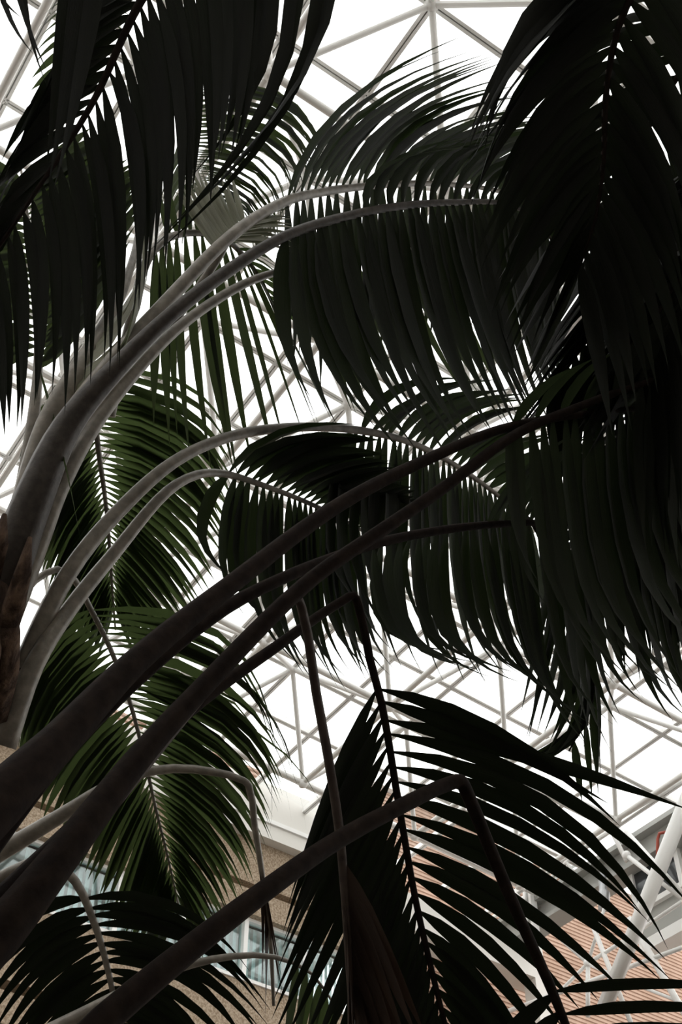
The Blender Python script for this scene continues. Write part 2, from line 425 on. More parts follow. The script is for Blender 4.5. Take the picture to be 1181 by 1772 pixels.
PROFS = {'tail': [(0, .20), (.05, .46), (.13, .78), (.26, 1), (.46, .95), (.62, .74), (.75, .48), (.85, .26), (.93, .11), (1, .012)],
         'full': [(0, .10), (.05, .27), (.12, .60), (.26, 1), (.50, 1.05), (.68, .98), (.80, .74), (.89, .44), (.95, .20), (1, .015)],
         'blade': [(0, .10), (.05, .34), (.13, .72), (.28, 1), (.45, .97), (.62, .80), (.75, .56), (.86, .30), (.94, .13), (1, .012)]}
def leaflet_geo(g, b, c, t, w, tang, twist, fold, PROF, curl):
    v, uv, f = [], [], []
    for i, (s, k) in enumerate(PROF):
        p = b * (1 - s) ** 2 + c * (2 * s * (1 - s)) + t * s * s
        cs = max(0.0, (s - .55) / .45); p = p + curl * (cs * cs)
        ax = ((c - b) * (1 - s) + (t - c) * s + curl * cs).normalized()
        Wd = tang - ax * tang.dot(ax)
        if Wd.length < 1e-3: Wd = ax.orthogonal()
        Wd.normalize(); Nn = ax.cross(Wd)
        ca, sa = math.cos(twist * (0.35 + s)), math.sin(twist * (0.35 + s))
        W2 = Wd * ca + Nn * sa; N2 = Nn * ca - Wd * sa
        h = w * 0.5 * k
        v += [p - W2 * h + N2 * (h * fold), p, p + W2 * h + N2 * (h * fold)]
        uv += [(0, s), (.5, s), (1, s)]
    for i in range(len(PROF) - 1):
        a = 3 * i
        f += [(a, a + 1, a + 4, a + 3), (a + 1, a + 2, a + 5, a + 4)]
    g.add(v, f, uv)

class Palm:
    def __init__(s, label, base):
        s.e = empty('palm', base); s.e['base'] = tuple(base); tag(s.e, label, 'palm tree', None, 'palms in the atrium')
        s.count = 0
def lerp_tab(tab, s):
    if s <= tab[0][0]: return tab[0][1]
    for (s0, a), (s1, b) in zip(tab, tab[1:]):
        if s <= s1:
            k = (s - s0) / max(1e-6, s1 - s0); return [x + (y - x) * k for x, y in zip(a, b)]
    return tab[-1][1]
def frond(palm, label, rach, sides=(), single=True, leaf='leaf', pet='petiole', seg=22):
    P, R = [], []
    for c in rach:
        if isinstance(c[0], Vector): P.append(c[0]); R.append(c[1])
        else:
            d = c[2] * DS; P.append(at(c[0], c[1], d)); R.append(c[3] * 0.5 * d / FPX)
    pts, rad = catmull(P, R, seg)
    base = Vector(palm.e['base'])
    fo = Geo().tube(pts, rad, 9).out('frond', M[pet], palm.e, True)
    if label: fo['label'] = label
    pp = [project(p) if (p - CAM).dot(FWD) > 0.2 else (1e6, 1e6, 1) for p in pts]
    rest_g = Geo()
    for sd in sides:
        tab = []
        for e in sd['t']:
            rx, ry, tx, ty = e[:4]
            k = min(range(len(pp)), key=lambda i: (pp[i][0] - rx) ** 2 + (pp[i][1] - ry) ** 2)
            bow = e[4] if len(e) > 4 else (0, 0)
            tab.append((float(k), [tx - pp[k][0], ty - pp[k][1], bow[0], bow[1]]))
        tab.sort(key=lambda q: q[0])
        n = sd['n']; wp = sd.get('w', 24); dk = sd.get('dk', 0.45); lf = sd.get('leaf', leaf); jit = sd.get('j', 1.0)
        # even spacing in the picture-independent arc length
        ka, kb = tab[0][0], tab[-1][0]
        cum = [0.0]
        for i in range(1, len(pts)): cum.append(cum[-1] + (pts[i] - pts[i - 1]).length)
        La, Lb = cum[int(ka)], cum[int(kb)]
        for q in range(n):
            L = La + (Lb - La) * (q + 0.5 + random.uniform(-.12, .12)) / n
            i = 0
            while i < len(pts) - 2 and cum[i + 1] < L: i += 1
            fr = min(1, max(0, (L - cum[i]) / max(1e-6, cum[i + 1] - cum[i])))
            b = pts[i].lerp(pts[i + 1], fr)
            tang = (pts[i + 1] - pts[i]).normalized()
            x, y, z = project(b)
            dx, dy, bx, by = lerp_tab(tab, i + fr)
            ln = math.hypot(dx, dy)
            a = random.gauss(0, 0.022 * jit); sc = 1 + random.gauss(0, 0.045 * jit)
            dx, dy = (dx * math.cos(a) - dy * math.sin(a)) * sc, (dx * math.sin(a) + dy * math.cos(a)) * sc
            zt = z - dk * (dy / FPX * z) + random.gauss(0, 0.03)
            zc = z - dk * 0.3 * (dy / FPX * z)
            t = at(x + dx, y + dy, zt)
            bj = 1 + random.gauss(0, 0.18 * jit)
            c = at(x + dx * .5 + 2 * bx * bj, y + dy * .5 + 2 * by * bj, zc)
            w = wp * z / FPX * random.uniform(.86, 1.1)
            cu = sd.get('curl', (0, 0)); ck = random.uniform(.4, 1.3)
            curl = (RIGHT * cu[0] - UPV * cu[1]) * (ck * z / FPX)
            tw = random.gauss(sd.get('tw', 0.0), 0.10)
            if single and palm.count < 300:
                g = Geo(); leaflet_geo(g, b, c, t, w, tang, tw, random.uniform(.10, .35), PROFS[sd.get('p', 'tail')], curl)
                link('leaflet', [p - base for p in g.v], g.f, M[lf], fo, g.uv, True); palm.count += 1
            else:
                leaflet_geo(rest_g, b, c, t, w, tang, tw, random.uniform(.10, .35), PROFS[sd.get('p', 'tail')], curl)
    if rest_g.v:
        o = link('leaflets', [p - base for p in rest_g.v], rest_g.f, M[leaf], fo, rest_g.uv, True); o['kind'] = 'stuff'
    return fo
def trunk(palm, top, r0, r1, n=26):
    b = Vector(palm.e['base']); pts, rad = [], []
    for i in range(n * 2 + 1):
        s = i / (n * 2); p = b.lerp(top, s)
        pts.append(p); rad.append((r0 + (r1 - r0) * s) * (1.05 if i % 2 else 0.97))
    return Geo().tube(pts, rad, 16).out('trunk', M['trunk'], palm.e, True)

# ---- palm at the left edge, pale petioles
tA = at(-22, 1150, 3.0 * DS); topA = at(18, 930, 3.02 * DS)
A = Palm('tall palm with pale grey petioles fanning from the brown trunk at the left edge', (tA.x - 0.06, tA.y, 0))
trunk(A, topA, 0.085, 0.055)
Geo().tube([at(10, 1150, 2.95 * DS), at(28, 1172, 2.92 * DS), at(48, 1168, 2.9 * DS)], [0.05, 0.035, 0.012], 8).out('petiole_stub', M['trunk'], A.e, True)
Geo().tube([at(10, 1210, 2.95 * DS), at(24, 1192, 2.92 * DS), at(40, 1194, 2.9 * DS)], [0.04, 0.03, 0.008], 8).out('petiole_stub', M['trunk'], A.e, True)
for q in ([(2, 1130, 2.82, 34), (24, 1050, 2.82, 40), (40, 990, 2.84, 30), (52, 930, 2.88, 8)], [(-16, 1240, 2.84, 60), (2, 1160, 2.82, 64), (16, 1090, 2.82, 40), (22, 1040, 2.84, 10)], [(-14, 1000, 2.82, 30), (-2, 940, 2.82, 34), (8, 890, 2.86, 8)]):
    Geo().tube([at(x, y, d * DS) for x, y, d, w in q], [w * .5 * d * DS / FPX for x, y, d, w in q], 10).out('fibre_sheath', M['trunk'], A.e, True)

frond(A, 'upright frond whose green leaflets spread behind the crossing petioles', [(140, 640, 4.2, 14), (152, 665, 4.3, 13), (163, 720, 4.4, 11), (172, 790, 4.5, 10), (183, 870, 4.6, 8), (190, 950, 4.7, 7), (196, 1045, 4.8, 5), (200, 1090, 4.85, 3)], [
    dict(n=42, w=23, p='full', j=.4, t=[(150, 655, 395, 760, (30, -45)), (158, 690, 405, 830, (25, -40)), (165, 740, 395, 900, (20, -35)), (175, 810, 385, 965, (15, -25)), (183, 870, 350, 1050, (10, -10)), (192, 970, 300, 1100), (196, 1045, 235, 1150)]),
    dict(n=42, w=22, p='full', j=.4, t=[(150, 655, 30, 790, (-20, -20)), (158, 690, 75, 900, (-20, -15)), (172, 790, 65, 965, (-15, -10)), (183, 870, 85, 1045, (-12, -8)), (192, 970, 120, 1110, (-5, -5)), (196, 1045, 170, 1140)])])
frond(A, 'drooping green frond at lower left with a bare curved stem top', [(20, 1080, 3.1, 18), (60, 1005, 3.3, 13), (100, 985, 3.35, 12), (130, 1005, 3.4, 11), (155, 1050, 3.45, 10), (190, 1120, 3.5, 9), (225, 1215, 3.55, 8), (250, 1310, 3.6, 7), (270, 1400, 3.65, 6), (290, 1480, 3.7, 5), (310, 1570, 3.75, 3)], [
    dict(n=5, w=6, j=2, t=[(195, 1135, 495, 1390, (60, -55)), (228, 1225, 500, 1450, (60, -50))]),
    dict(n=46, w=23, p='full', j=.4, t=[(160, 1058, 460, 1260, (60, -60)), (190, 1120, 500, 1340, (45, -50)), (225, 1215, 470, 1420, (30, -30)), (250, 1310, 450, 1510, (25, -18)), (270, 1400, 400, 1570, (10, -10)), (305, 1550, 350, 1660)]),
    dict(n=46, w=22, p='full', j=.4, t=[(158, 1056, 30, 1270, (-25, -35)), (190, 1120, 40, 1340, (-25, -20)), (225, 1215, 75, 1410, (-18, -10)), (250, 1310, 140, 1500, (-10, -5)), (270, 1400, 200, 1600), (305, 1550, 270, 1660)])])
frond(A, 'arching frond with a long pale petiole across the middle of the photo', [(10, 1260, 2.9, 50), (60, 1110, 2.95, 38), (120, 990, 3.0, 31), (200, 890, 3.1, 27), (300, 800, 3.2, 22), (400, 755, 3.35, 19), (500, 740, 3.5, 17), (600, 742, 3.65, 15), (700, 762, 3.8, 12), (780, 800, 3.95, 10), (850, 848, 4.1, 8), (920, 905, 4.2, 5)], [
    dict(n=31, w=28, curl=(45, -8), t=[(600, 745, 590, 1090, (-28, 0)), (660, 755, 665, 1150, (-16, 0)), (740, 785, 770, 1180, (-10, 0)), (820, 830, 860, 1170, (-8, 0)), (920, 905, 960, 1150)]),
    dict(n=20, w=24, dk=0.3, t=[(630, 745, 830, 640, (-25, -25)), (720, 768, 910, 680, (-20, -22)), (800, 810, 970, 730, (-15, -15)), (880, 870, 1010, 800)])], leaf='leaf_mid')
frond(A, 'arching frond with dark leaflets drooping like a comb, left of centre', [(5, 1290, 2.85, 50), (60, 1150, 2.9, 36), (120, 1055, 3.0, 29), (200, 955, 3.1, 24), (290, 850, 3.2, 19), (340, 822, 3.3, 16), (390, 820, 3.4, 13), (470, 845, 3.5, 10), (560, 882, 3.65, 8), (640, 925, 3.8, 5)], [
    dict(n=23, w=27, curl=(45, -10), t=[(382, 820, 355, 1000, (-28, -20)), (410, 826, 395, 1070, (-25, -10)), (450, 840, 480, 1180, (-22, 0)), (520, 865, 555, 1190, (-12, 0)), (620, 915, 650, 1160)]),
    dict(n=22, w=30, p='full', dk=0.3, t=[(395, 820, 620, 742, (-25, -28)), (450, 835, 650, 775, (-10, -20)), (520, 865, 690, 815, (-5, -12)), (620, 915, 730, 870)])], leaf='leaf_mid')
frond(A, 'frond with a low arched stem and straight green leaflets hanging, upper left of centre', [(190, 720, 3.45, 20), (225, 560, 3.5, 18), (255, 450, 3.6, 16), (290, 412, 3.7, 14), (335, 403, 3.8, 12), (385, 412, 3.9, 11), (420, 440, 4.0, 9), (455, 490, 4.05, 7), (485, 560, 4.1, 4)], [
    dict(n=17, w=24, j=.7, t=[(266, 434, 256, 740), (300, 408, 335, 790, (-6, 0)), (340, 404, 395, 830, (-6, 5)), (385, 412, 480, 810, (-3, -5)), (420, 440, 560, 750, (0, -5)), (470, 530, 580, 730)]),
    dict(n=18, w=18, dk=.2, t=[(285, 414, 268, 330), (340, 402, 335, 325), (385, 410, 420, 350), (440, 465, 570, 640, (20, -20)), (470, 530, 600, 700, (15, -15))])], single=True)
frond(A, 'high dark frond sweeping right from a pale petiole, its leaflets rising fan-like', [(25, 960, 3.0, 60), (118, 730, 3.1, 38), (190, 631, 3.15, 30), (281, 530, 3.25, 26), (400, 408, 3.4, 22), (490, 350, 3.6, 18), (560, 332, 3.8, 16), (640, 322, 4.0, 13), (760, 318, 4.3, 10), (880, 335, 4.6, 7), (960, 370, 4.8, 4)], [
    dict(n=38, w=32, p='blade', dk=.35, j=.6, t=[(495, 349, 800, 55, (-50, -25)), (540, 336, 850, 95, (-55, -20)), (620, 324, 890, 135, (-45, -20)), (700, 320, 940, 190, (-35, -25)), (860, 332, 1010, 260, (-15, -15)), (950, 365, 1060, 330)]),
    dict(n=28, w=28, t=[(495, 352, 490, 610), (560, 335, 560, 650), (640, 325, 640, 620), (900, 345, 860, 600)])], single=True, leaf='leaf_mid')
frond(A, 'dark frond with a broad curtain of leaflets hanging at centre right', [(-45, 1150, 2.94, 80), (0, 1030, 2.92, 86), (60, 860, 2.95, 70), (118, 736, 3.0, 52), (217, 621, 3.05, 34), (298, 543, 3.1, 27), (400, 465, 3.2, 23), (490, 410, 3.3, 19), (600, 374, 3.45, 16), (700, 356, 3.6, 14), (800, 350, 3.75, 11), (870, 352, 3.85, 9), (930, 380, 3.95, 6), (970, 440, 4.0, 4)], [
    dict(n=38, w=31, curl=(15, 0), t=[(492, 409, 490, 700, (-12, 0)), (530, 396, 650, 760, (-35, 5)), (600, 374, 730, 765, (-25, 5)), (680, 358, 810, 790, (-22, 5)), (760, 350, 890, 760, (-15, 5)), (860, 352, 930, 730, (-10, 0)), (960, 430, 970, 700)]),
    dict(n=16, w=24, dk=.3, t=[(620, 368, 830, 248, (-55, -25)), (760, 350, 910, 240, (-25, -28)), (870, 352, 1010, 300, (-10, -15)), (950, 410, 1060, 420)])], single=True, pet='petiole_mid', leaf='leaf_mid')
frond(A, None, [(0, 1090, 2.9, 60), (60, 950, 2.95, 44), (100, 850, 3.0, 36), (163, 736, 3.1, 28), (237, 641, 3.2, 22), (305, 570, 3.3, 20), (400, 503, 3.45, 17), (455, 478, 3.55, 14), (520, 462, 3.7, 12), (600, 440, 3.9, 10), (700, 430, 4.1, 7), (800, 450, 4.3, 4)], [
    dict(n=18, w=24, t=[(520, 462, 600, 720, (-10, 0)), (700, 430, 850, 690, (-10, 0)), (790, 448, 900, 680)])], single=False)
frond(A, None, [(20, 980, 3.05, 60), (85, 736, 3.15, 48), (130, 650, 3.2, 38), (170, 584, 3.3, 28), (205, 520, 3.4, 20), (232, 440, 3.55, 12), (240, 380, 3.7, 6)], [
    dict(n=5, w=40, leaf='leaf_pale', dk=-.1, j=.6, tw=.3, t=[(100, 705, 240, 400, (45, 45)), (170, 584, 262, 350, (25, 25))])], leaf='leaf_pale')
frond(A, None, [(30, 900, 3.1, 30), (58, 720, 3.2, 22), (66, 620, 3.3, 16), (62, 520, 3.4, 11), (50, 400, 3.5, 8), (36, 290, 3.6, 4)], [
    dict(n=34, w=26, p='full', dk=.1, t=[(66, 640, 180, 520, (0, 10)), (66, 620, 200, 470, (0, 15)), (62, 520, 240, 340, (5, 15)), (50, 400, 240, 290, (5, 5)), (40, 310, 150, 220)]),
    dict(n=1, w=9, dk=1.5, j=.1, t=[(66, 645, 142, 950, (6, 0)), (65, 610, 140, 945, (6, 0))]),
    dict(n=26, w=26, p='full', dk=.4, t=[(66, 625, -30, 720, (-15, -30)), (62, 520, -60, 560, (-10, -25)), (50, 400, -80, 430, (0, -20)), (40, 310, -40, 260)])], single=False)
frond(A, 'densely ribbed far frond curving over to the right above the crown', [(300, 560, 3.5, 16), (395, 408, 3.6, 14), (365, 345, 3.8, 11), (335, 290, 4.0, 9), (318, 230, 4.2, 7), (322, 180, 4.3, 6), (345, 148, 4.4, 4)], [
    dict(n=46, w=15, dk=.2, p='full', j=.6, t=[(372, 360, 440, 450, (15, -25)), (335, 290, 480, 430, (30, -30)), (320, 220, 520, 330, (40, -35)), (325, 175, 560, 275, (30, -40)), (345, 148, 545, 240, (30, -30))]),
    dict(n=14, w=16, t=[(372, 360, 310, 440, (-10, -15)), (335, 290, 280, 400, (-10, -15)), (318, 220, 285, 320)])], single=False)
frond(A, 'young pale grey leaflets bursting from the crown at upper left', [(330, 480, 3.4, 18), (372, 435, 3.5, 14), (398, 408, 3.55, 10), (425, 385, 3.6, 4)], [
    dict(n=14, w=13, dk=.1, leaf='leaf_pale', t=[(375, 432, 300, 330, (-5, -12)), (398, 408, 335, 285, (-8, 0)), (420, 388, 400, 300)]),
    dict(n=11, w=15, dk=.1, leaf='leaf_pale', t=[(385, 422, 505, 455, (0, -10)), (400, 406, 515, 405, (0, -12)), (425, 386, 500, 340)])], leaf='leaf_pale')

# ---- near palm at the lower left, dark petioles
bB = at(-330, 1890, 1.35 * DS)
Bp = Palm('near palm with thick dark brown petioles rising from the lower left corner', (bB.x, bB.y, 0))
trunk(Bp, bB, 0.11, 0.08)
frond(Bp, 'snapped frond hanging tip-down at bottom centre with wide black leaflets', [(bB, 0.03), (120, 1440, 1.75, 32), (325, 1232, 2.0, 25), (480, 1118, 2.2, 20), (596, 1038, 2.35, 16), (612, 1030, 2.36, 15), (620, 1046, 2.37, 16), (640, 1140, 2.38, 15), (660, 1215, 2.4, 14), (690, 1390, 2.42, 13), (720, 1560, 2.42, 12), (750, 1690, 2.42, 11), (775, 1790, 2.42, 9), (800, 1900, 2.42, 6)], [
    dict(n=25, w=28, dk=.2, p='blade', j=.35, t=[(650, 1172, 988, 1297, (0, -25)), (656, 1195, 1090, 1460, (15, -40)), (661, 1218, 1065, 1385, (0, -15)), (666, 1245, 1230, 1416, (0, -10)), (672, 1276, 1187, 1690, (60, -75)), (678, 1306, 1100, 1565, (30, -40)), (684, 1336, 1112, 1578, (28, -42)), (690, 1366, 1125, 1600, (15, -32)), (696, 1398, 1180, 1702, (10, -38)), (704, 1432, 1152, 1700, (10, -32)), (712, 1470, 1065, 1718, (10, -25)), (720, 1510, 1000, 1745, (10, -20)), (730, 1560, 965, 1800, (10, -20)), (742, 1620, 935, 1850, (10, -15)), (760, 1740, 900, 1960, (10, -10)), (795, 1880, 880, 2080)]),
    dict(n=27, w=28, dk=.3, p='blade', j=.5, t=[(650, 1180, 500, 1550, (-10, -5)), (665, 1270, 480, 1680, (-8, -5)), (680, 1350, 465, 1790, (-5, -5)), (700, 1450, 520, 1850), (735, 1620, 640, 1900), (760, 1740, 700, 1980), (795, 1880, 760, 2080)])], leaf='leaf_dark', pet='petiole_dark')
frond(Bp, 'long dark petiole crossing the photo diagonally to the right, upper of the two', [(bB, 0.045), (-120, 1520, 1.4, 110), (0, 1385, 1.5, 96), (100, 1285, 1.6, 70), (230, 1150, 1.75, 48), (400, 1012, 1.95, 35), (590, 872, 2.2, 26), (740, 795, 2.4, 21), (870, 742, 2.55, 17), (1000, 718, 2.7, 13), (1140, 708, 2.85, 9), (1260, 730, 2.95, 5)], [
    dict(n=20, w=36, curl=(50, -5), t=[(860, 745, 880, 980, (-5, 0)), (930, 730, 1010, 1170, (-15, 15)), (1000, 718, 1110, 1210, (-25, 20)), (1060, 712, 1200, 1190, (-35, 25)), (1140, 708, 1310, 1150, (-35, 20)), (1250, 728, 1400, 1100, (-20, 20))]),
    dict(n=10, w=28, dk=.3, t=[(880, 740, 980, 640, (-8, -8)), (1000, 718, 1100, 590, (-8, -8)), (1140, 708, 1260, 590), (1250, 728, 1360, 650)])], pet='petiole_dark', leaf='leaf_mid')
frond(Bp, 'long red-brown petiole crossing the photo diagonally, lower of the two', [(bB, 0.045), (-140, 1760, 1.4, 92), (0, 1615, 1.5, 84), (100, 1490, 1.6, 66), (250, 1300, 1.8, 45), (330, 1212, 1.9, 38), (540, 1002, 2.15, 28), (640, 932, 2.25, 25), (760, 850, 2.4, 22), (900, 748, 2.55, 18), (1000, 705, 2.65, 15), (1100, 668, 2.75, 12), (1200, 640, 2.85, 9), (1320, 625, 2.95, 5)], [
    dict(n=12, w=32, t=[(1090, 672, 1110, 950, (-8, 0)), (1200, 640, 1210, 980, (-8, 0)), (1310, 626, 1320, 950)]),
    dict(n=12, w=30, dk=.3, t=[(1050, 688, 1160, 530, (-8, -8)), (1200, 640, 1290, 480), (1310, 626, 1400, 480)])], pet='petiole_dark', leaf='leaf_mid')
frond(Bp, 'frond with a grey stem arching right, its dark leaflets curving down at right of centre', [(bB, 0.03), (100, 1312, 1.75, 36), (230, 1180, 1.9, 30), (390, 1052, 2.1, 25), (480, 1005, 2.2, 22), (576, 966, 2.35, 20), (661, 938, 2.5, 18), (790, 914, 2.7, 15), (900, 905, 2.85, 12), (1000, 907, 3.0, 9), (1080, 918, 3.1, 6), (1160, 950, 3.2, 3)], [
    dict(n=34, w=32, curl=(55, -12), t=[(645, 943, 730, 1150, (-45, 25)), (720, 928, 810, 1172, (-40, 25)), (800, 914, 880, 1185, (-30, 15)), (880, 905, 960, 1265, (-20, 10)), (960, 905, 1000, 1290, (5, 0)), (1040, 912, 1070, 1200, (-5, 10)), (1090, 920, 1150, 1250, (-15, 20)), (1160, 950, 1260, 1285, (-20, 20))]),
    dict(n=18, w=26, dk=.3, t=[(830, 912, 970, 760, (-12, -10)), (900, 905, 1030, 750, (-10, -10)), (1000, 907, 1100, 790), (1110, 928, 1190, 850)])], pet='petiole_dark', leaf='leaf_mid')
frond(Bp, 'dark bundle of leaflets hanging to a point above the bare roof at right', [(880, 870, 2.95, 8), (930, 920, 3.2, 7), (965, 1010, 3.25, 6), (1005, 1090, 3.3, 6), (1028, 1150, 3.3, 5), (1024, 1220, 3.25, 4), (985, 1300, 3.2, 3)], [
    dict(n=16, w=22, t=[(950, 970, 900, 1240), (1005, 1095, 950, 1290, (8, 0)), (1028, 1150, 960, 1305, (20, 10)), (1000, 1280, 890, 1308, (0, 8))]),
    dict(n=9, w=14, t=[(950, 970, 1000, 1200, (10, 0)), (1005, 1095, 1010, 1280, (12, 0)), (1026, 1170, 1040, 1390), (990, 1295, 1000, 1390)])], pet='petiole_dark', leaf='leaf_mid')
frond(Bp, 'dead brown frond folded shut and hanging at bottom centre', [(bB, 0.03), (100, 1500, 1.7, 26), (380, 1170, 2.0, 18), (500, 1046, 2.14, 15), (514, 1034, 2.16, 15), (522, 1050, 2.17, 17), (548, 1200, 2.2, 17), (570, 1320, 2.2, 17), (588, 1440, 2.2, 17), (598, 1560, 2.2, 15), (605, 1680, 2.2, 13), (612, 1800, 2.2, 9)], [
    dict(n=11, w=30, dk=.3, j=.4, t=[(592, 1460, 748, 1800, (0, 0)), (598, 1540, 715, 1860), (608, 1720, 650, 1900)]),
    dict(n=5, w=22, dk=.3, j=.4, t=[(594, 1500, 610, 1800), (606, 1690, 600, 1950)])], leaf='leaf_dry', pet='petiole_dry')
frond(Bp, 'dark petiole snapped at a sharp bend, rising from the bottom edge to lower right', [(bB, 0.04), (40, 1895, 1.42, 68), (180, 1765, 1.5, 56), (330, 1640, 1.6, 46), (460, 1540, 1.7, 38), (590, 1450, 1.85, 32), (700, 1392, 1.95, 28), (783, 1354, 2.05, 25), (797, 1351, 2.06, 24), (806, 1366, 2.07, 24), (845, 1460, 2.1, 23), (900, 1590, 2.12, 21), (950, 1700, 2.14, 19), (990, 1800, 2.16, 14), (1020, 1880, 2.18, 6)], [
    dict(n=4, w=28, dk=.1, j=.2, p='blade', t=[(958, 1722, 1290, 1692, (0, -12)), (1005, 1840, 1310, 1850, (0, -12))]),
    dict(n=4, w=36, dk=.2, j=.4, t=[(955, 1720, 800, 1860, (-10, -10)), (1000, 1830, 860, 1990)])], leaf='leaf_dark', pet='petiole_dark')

# ---- low palm behind it with pale petioles at the lower left edge
bC = at(-330, 1640, 3.05 * DS)
Cp = Palm('low palm whose pale petioles enter at the lower left edge', (bC.x, bC.y, 0))
trunk(Cp, bC, 0.10, 0.07)
frond(Cp, 'pale petiole snapped to a right angle with its dry end hanging, lower left', [(bC, 0.03), (-100, 1530, 3.0, 38), (0, 1475, 2.98, 33), (100, 1415, 2.95, 27), (220, 1345, 2.95, 19), (300, 1330, 3.0, 16), (370, 1336, 3.0, 14), (422, 1351, 3.0, 12), (431, 1360, 3.0, 13), (440, 1420, 3.0, 12), (455, 1520, 3.0, 10), (468, 1620, 3.0, 9), (474, 1740, 3.0, 6)], [
    dict(n=4, w=12, dk=.3, leaf='leaf_dry', j=.5, t=[(452, 1500, 482, 1690), (466, 1600, 492, 1760)]),
    dict(n=4, w=10, dk=.3, leaf='leaf_dry', j=.5, t=[(452, 1500, 452, 1680), (466, 1600, 462, 1780)])], leaf='leaf_dry')
frond(Cp, 'short frond arching down at the bottom left corner with curved black leaflets', [(bC, 0.03), (-20, 1532, 2.8, 22), (50, 1495, 2.8, 20), (100, 1500, 2.8, 18), (130, 1525, 2.8, 16), (155, 1575, 2.8, 14), (180, 1650, 2.8, 12), (200, 1740, 2.8, 10), (220, 1850, 2.8, 5)], [
    dict(n=17, w=22, dk=.2, j=.6, t=[(150, 1560, 425, 1650, (15, -50)), (160, 1590, 455, 1730, (15, -48)), (175, 1640, 455, 1800, (15, -40)), (190, 1700, 390, 1860, (10, -30)), (212, 1810, 320, 1920, (5, -15))]),
    dict(n=17, w=22, dk=.2, j=.6, t=[(143, 1548, -25, 1640, (-5, -32)), (155, 1575, -30, 1720, (-8, -32)), (170, 1620, -20, 1800, (-8, -30)), (190, 1700, 20, 1880, (-8, -25)), (212, 1810, 110, 1930, (0, -15))])], leaf='leaf_dark', pet='petiole')
frond(Cp, 'slim pale petiole curving in along the bottom edge', [(bC, 0.03), (-60, 1870, 2.75, 40), (60, 1800, 2.6, 34), (160, 1748, 2.6, 27), (230, 1710, 2.6, 21), (300, 1678, 2.65, 16), (400, 1655, 2.7, 12), (475, 1656, 2.75, 9), (540, 1685, 2.8, 6), (580, 1740, 2.8, 4)], [
    dict(n=6, w=20, t=[(500, 1665, 480, 1850), (575, 1730, 560, 1880)])])

# ---- overhead palm, standing behind the camera
Ep = Palm('overhead palm whose black frond hangs into the top left corner', (0.95, -1.5, 0))
eT = Vector((0.9, -1.35, 4.1)); trunk(Ep, eT, 0.10, 0.075)
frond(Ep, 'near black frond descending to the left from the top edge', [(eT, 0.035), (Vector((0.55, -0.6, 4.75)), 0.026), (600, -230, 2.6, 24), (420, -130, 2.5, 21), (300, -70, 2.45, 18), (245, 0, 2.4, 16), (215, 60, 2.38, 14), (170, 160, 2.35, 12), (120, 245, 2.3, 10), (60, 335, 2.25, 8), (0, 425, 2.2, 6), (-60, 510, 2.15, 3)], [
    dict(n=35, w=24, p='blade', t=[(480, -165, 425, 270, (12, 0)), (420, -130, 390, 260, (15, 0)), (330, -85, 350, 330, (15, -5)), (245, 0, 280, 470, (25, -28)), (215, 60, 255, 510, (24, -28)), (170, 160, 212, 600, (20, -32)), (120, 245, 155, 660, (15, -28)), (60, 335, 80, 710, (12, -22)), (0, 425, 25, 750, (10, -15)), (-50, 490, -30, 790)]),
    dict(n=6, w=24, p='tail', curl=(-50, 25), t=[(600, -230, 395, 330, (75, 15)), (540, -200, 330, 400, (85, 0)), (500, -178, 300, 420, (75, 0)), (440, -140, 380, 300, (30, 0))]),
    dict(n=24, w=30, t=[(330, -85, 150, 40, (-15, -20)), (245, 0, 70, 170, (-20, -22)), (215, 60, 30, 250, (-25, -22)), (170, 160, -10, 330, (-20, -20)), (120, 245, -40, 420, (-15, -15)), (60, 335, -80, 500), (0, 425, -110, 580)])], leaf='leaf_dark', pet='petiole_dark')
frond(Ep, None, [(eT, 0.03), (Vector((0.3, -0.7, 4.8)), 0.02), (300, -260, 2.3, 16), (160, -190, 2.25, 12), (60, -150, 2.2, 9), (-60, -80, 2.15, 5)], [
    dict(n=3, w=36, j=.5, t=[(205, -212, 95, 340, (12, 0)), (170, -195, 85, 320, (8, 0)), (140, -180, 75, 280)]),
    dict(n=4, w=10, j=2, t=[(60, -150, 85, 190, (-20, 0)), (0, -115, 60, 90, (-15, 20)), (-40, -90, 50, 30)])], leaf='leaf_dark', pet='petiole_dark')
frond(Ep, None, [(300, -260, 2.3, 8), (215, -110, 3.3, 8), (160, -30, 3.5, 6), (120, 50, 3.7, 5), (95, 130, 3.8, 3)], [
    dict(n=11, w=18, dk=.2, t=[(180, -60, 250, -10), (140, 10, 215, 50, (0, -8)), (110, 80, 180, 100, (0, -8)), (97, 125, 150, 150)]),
    dict(n=9, w=16, dk=.2, t=[(180, -60, 90, 0), (140, 10, 50, 80, (-5, -10)), (97, 125, 55, 170)])])

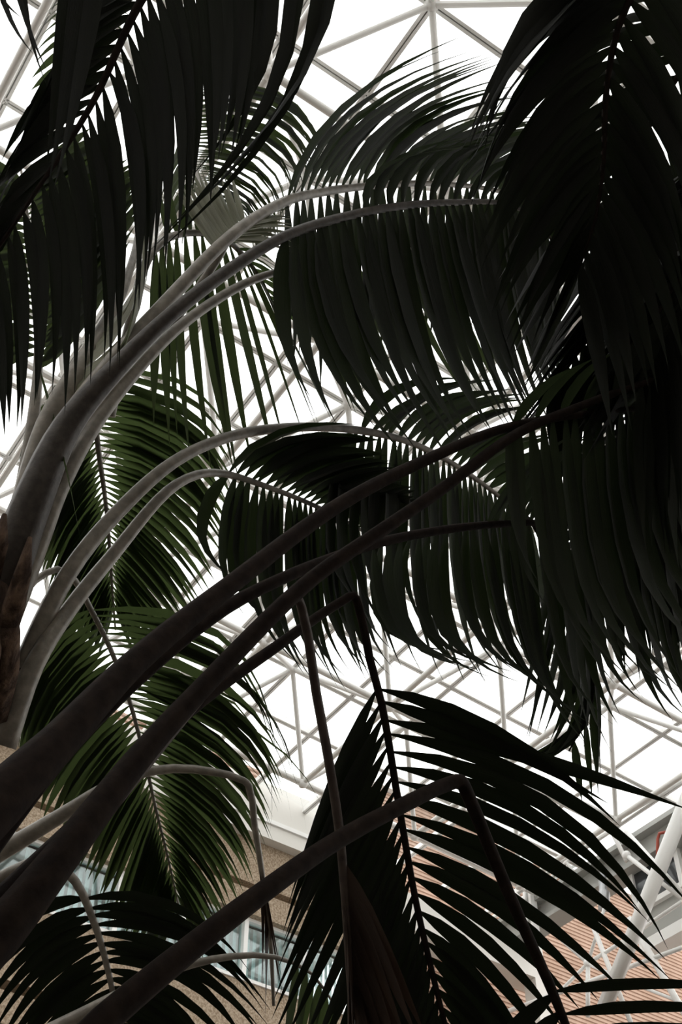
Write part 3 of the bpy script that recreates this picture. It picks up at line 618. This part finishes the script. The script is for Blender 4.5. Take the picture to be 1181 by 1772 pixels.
# ---- palm at the right, beyond the frame
Rp = Palm('palm beyond the right edge whose black fronds fill the upper right', (1.95, 1.3, 0))
rT = Vector((1.95, 1.35, 4.3)); trunk(Rp, rT, 0.10, 0.075)
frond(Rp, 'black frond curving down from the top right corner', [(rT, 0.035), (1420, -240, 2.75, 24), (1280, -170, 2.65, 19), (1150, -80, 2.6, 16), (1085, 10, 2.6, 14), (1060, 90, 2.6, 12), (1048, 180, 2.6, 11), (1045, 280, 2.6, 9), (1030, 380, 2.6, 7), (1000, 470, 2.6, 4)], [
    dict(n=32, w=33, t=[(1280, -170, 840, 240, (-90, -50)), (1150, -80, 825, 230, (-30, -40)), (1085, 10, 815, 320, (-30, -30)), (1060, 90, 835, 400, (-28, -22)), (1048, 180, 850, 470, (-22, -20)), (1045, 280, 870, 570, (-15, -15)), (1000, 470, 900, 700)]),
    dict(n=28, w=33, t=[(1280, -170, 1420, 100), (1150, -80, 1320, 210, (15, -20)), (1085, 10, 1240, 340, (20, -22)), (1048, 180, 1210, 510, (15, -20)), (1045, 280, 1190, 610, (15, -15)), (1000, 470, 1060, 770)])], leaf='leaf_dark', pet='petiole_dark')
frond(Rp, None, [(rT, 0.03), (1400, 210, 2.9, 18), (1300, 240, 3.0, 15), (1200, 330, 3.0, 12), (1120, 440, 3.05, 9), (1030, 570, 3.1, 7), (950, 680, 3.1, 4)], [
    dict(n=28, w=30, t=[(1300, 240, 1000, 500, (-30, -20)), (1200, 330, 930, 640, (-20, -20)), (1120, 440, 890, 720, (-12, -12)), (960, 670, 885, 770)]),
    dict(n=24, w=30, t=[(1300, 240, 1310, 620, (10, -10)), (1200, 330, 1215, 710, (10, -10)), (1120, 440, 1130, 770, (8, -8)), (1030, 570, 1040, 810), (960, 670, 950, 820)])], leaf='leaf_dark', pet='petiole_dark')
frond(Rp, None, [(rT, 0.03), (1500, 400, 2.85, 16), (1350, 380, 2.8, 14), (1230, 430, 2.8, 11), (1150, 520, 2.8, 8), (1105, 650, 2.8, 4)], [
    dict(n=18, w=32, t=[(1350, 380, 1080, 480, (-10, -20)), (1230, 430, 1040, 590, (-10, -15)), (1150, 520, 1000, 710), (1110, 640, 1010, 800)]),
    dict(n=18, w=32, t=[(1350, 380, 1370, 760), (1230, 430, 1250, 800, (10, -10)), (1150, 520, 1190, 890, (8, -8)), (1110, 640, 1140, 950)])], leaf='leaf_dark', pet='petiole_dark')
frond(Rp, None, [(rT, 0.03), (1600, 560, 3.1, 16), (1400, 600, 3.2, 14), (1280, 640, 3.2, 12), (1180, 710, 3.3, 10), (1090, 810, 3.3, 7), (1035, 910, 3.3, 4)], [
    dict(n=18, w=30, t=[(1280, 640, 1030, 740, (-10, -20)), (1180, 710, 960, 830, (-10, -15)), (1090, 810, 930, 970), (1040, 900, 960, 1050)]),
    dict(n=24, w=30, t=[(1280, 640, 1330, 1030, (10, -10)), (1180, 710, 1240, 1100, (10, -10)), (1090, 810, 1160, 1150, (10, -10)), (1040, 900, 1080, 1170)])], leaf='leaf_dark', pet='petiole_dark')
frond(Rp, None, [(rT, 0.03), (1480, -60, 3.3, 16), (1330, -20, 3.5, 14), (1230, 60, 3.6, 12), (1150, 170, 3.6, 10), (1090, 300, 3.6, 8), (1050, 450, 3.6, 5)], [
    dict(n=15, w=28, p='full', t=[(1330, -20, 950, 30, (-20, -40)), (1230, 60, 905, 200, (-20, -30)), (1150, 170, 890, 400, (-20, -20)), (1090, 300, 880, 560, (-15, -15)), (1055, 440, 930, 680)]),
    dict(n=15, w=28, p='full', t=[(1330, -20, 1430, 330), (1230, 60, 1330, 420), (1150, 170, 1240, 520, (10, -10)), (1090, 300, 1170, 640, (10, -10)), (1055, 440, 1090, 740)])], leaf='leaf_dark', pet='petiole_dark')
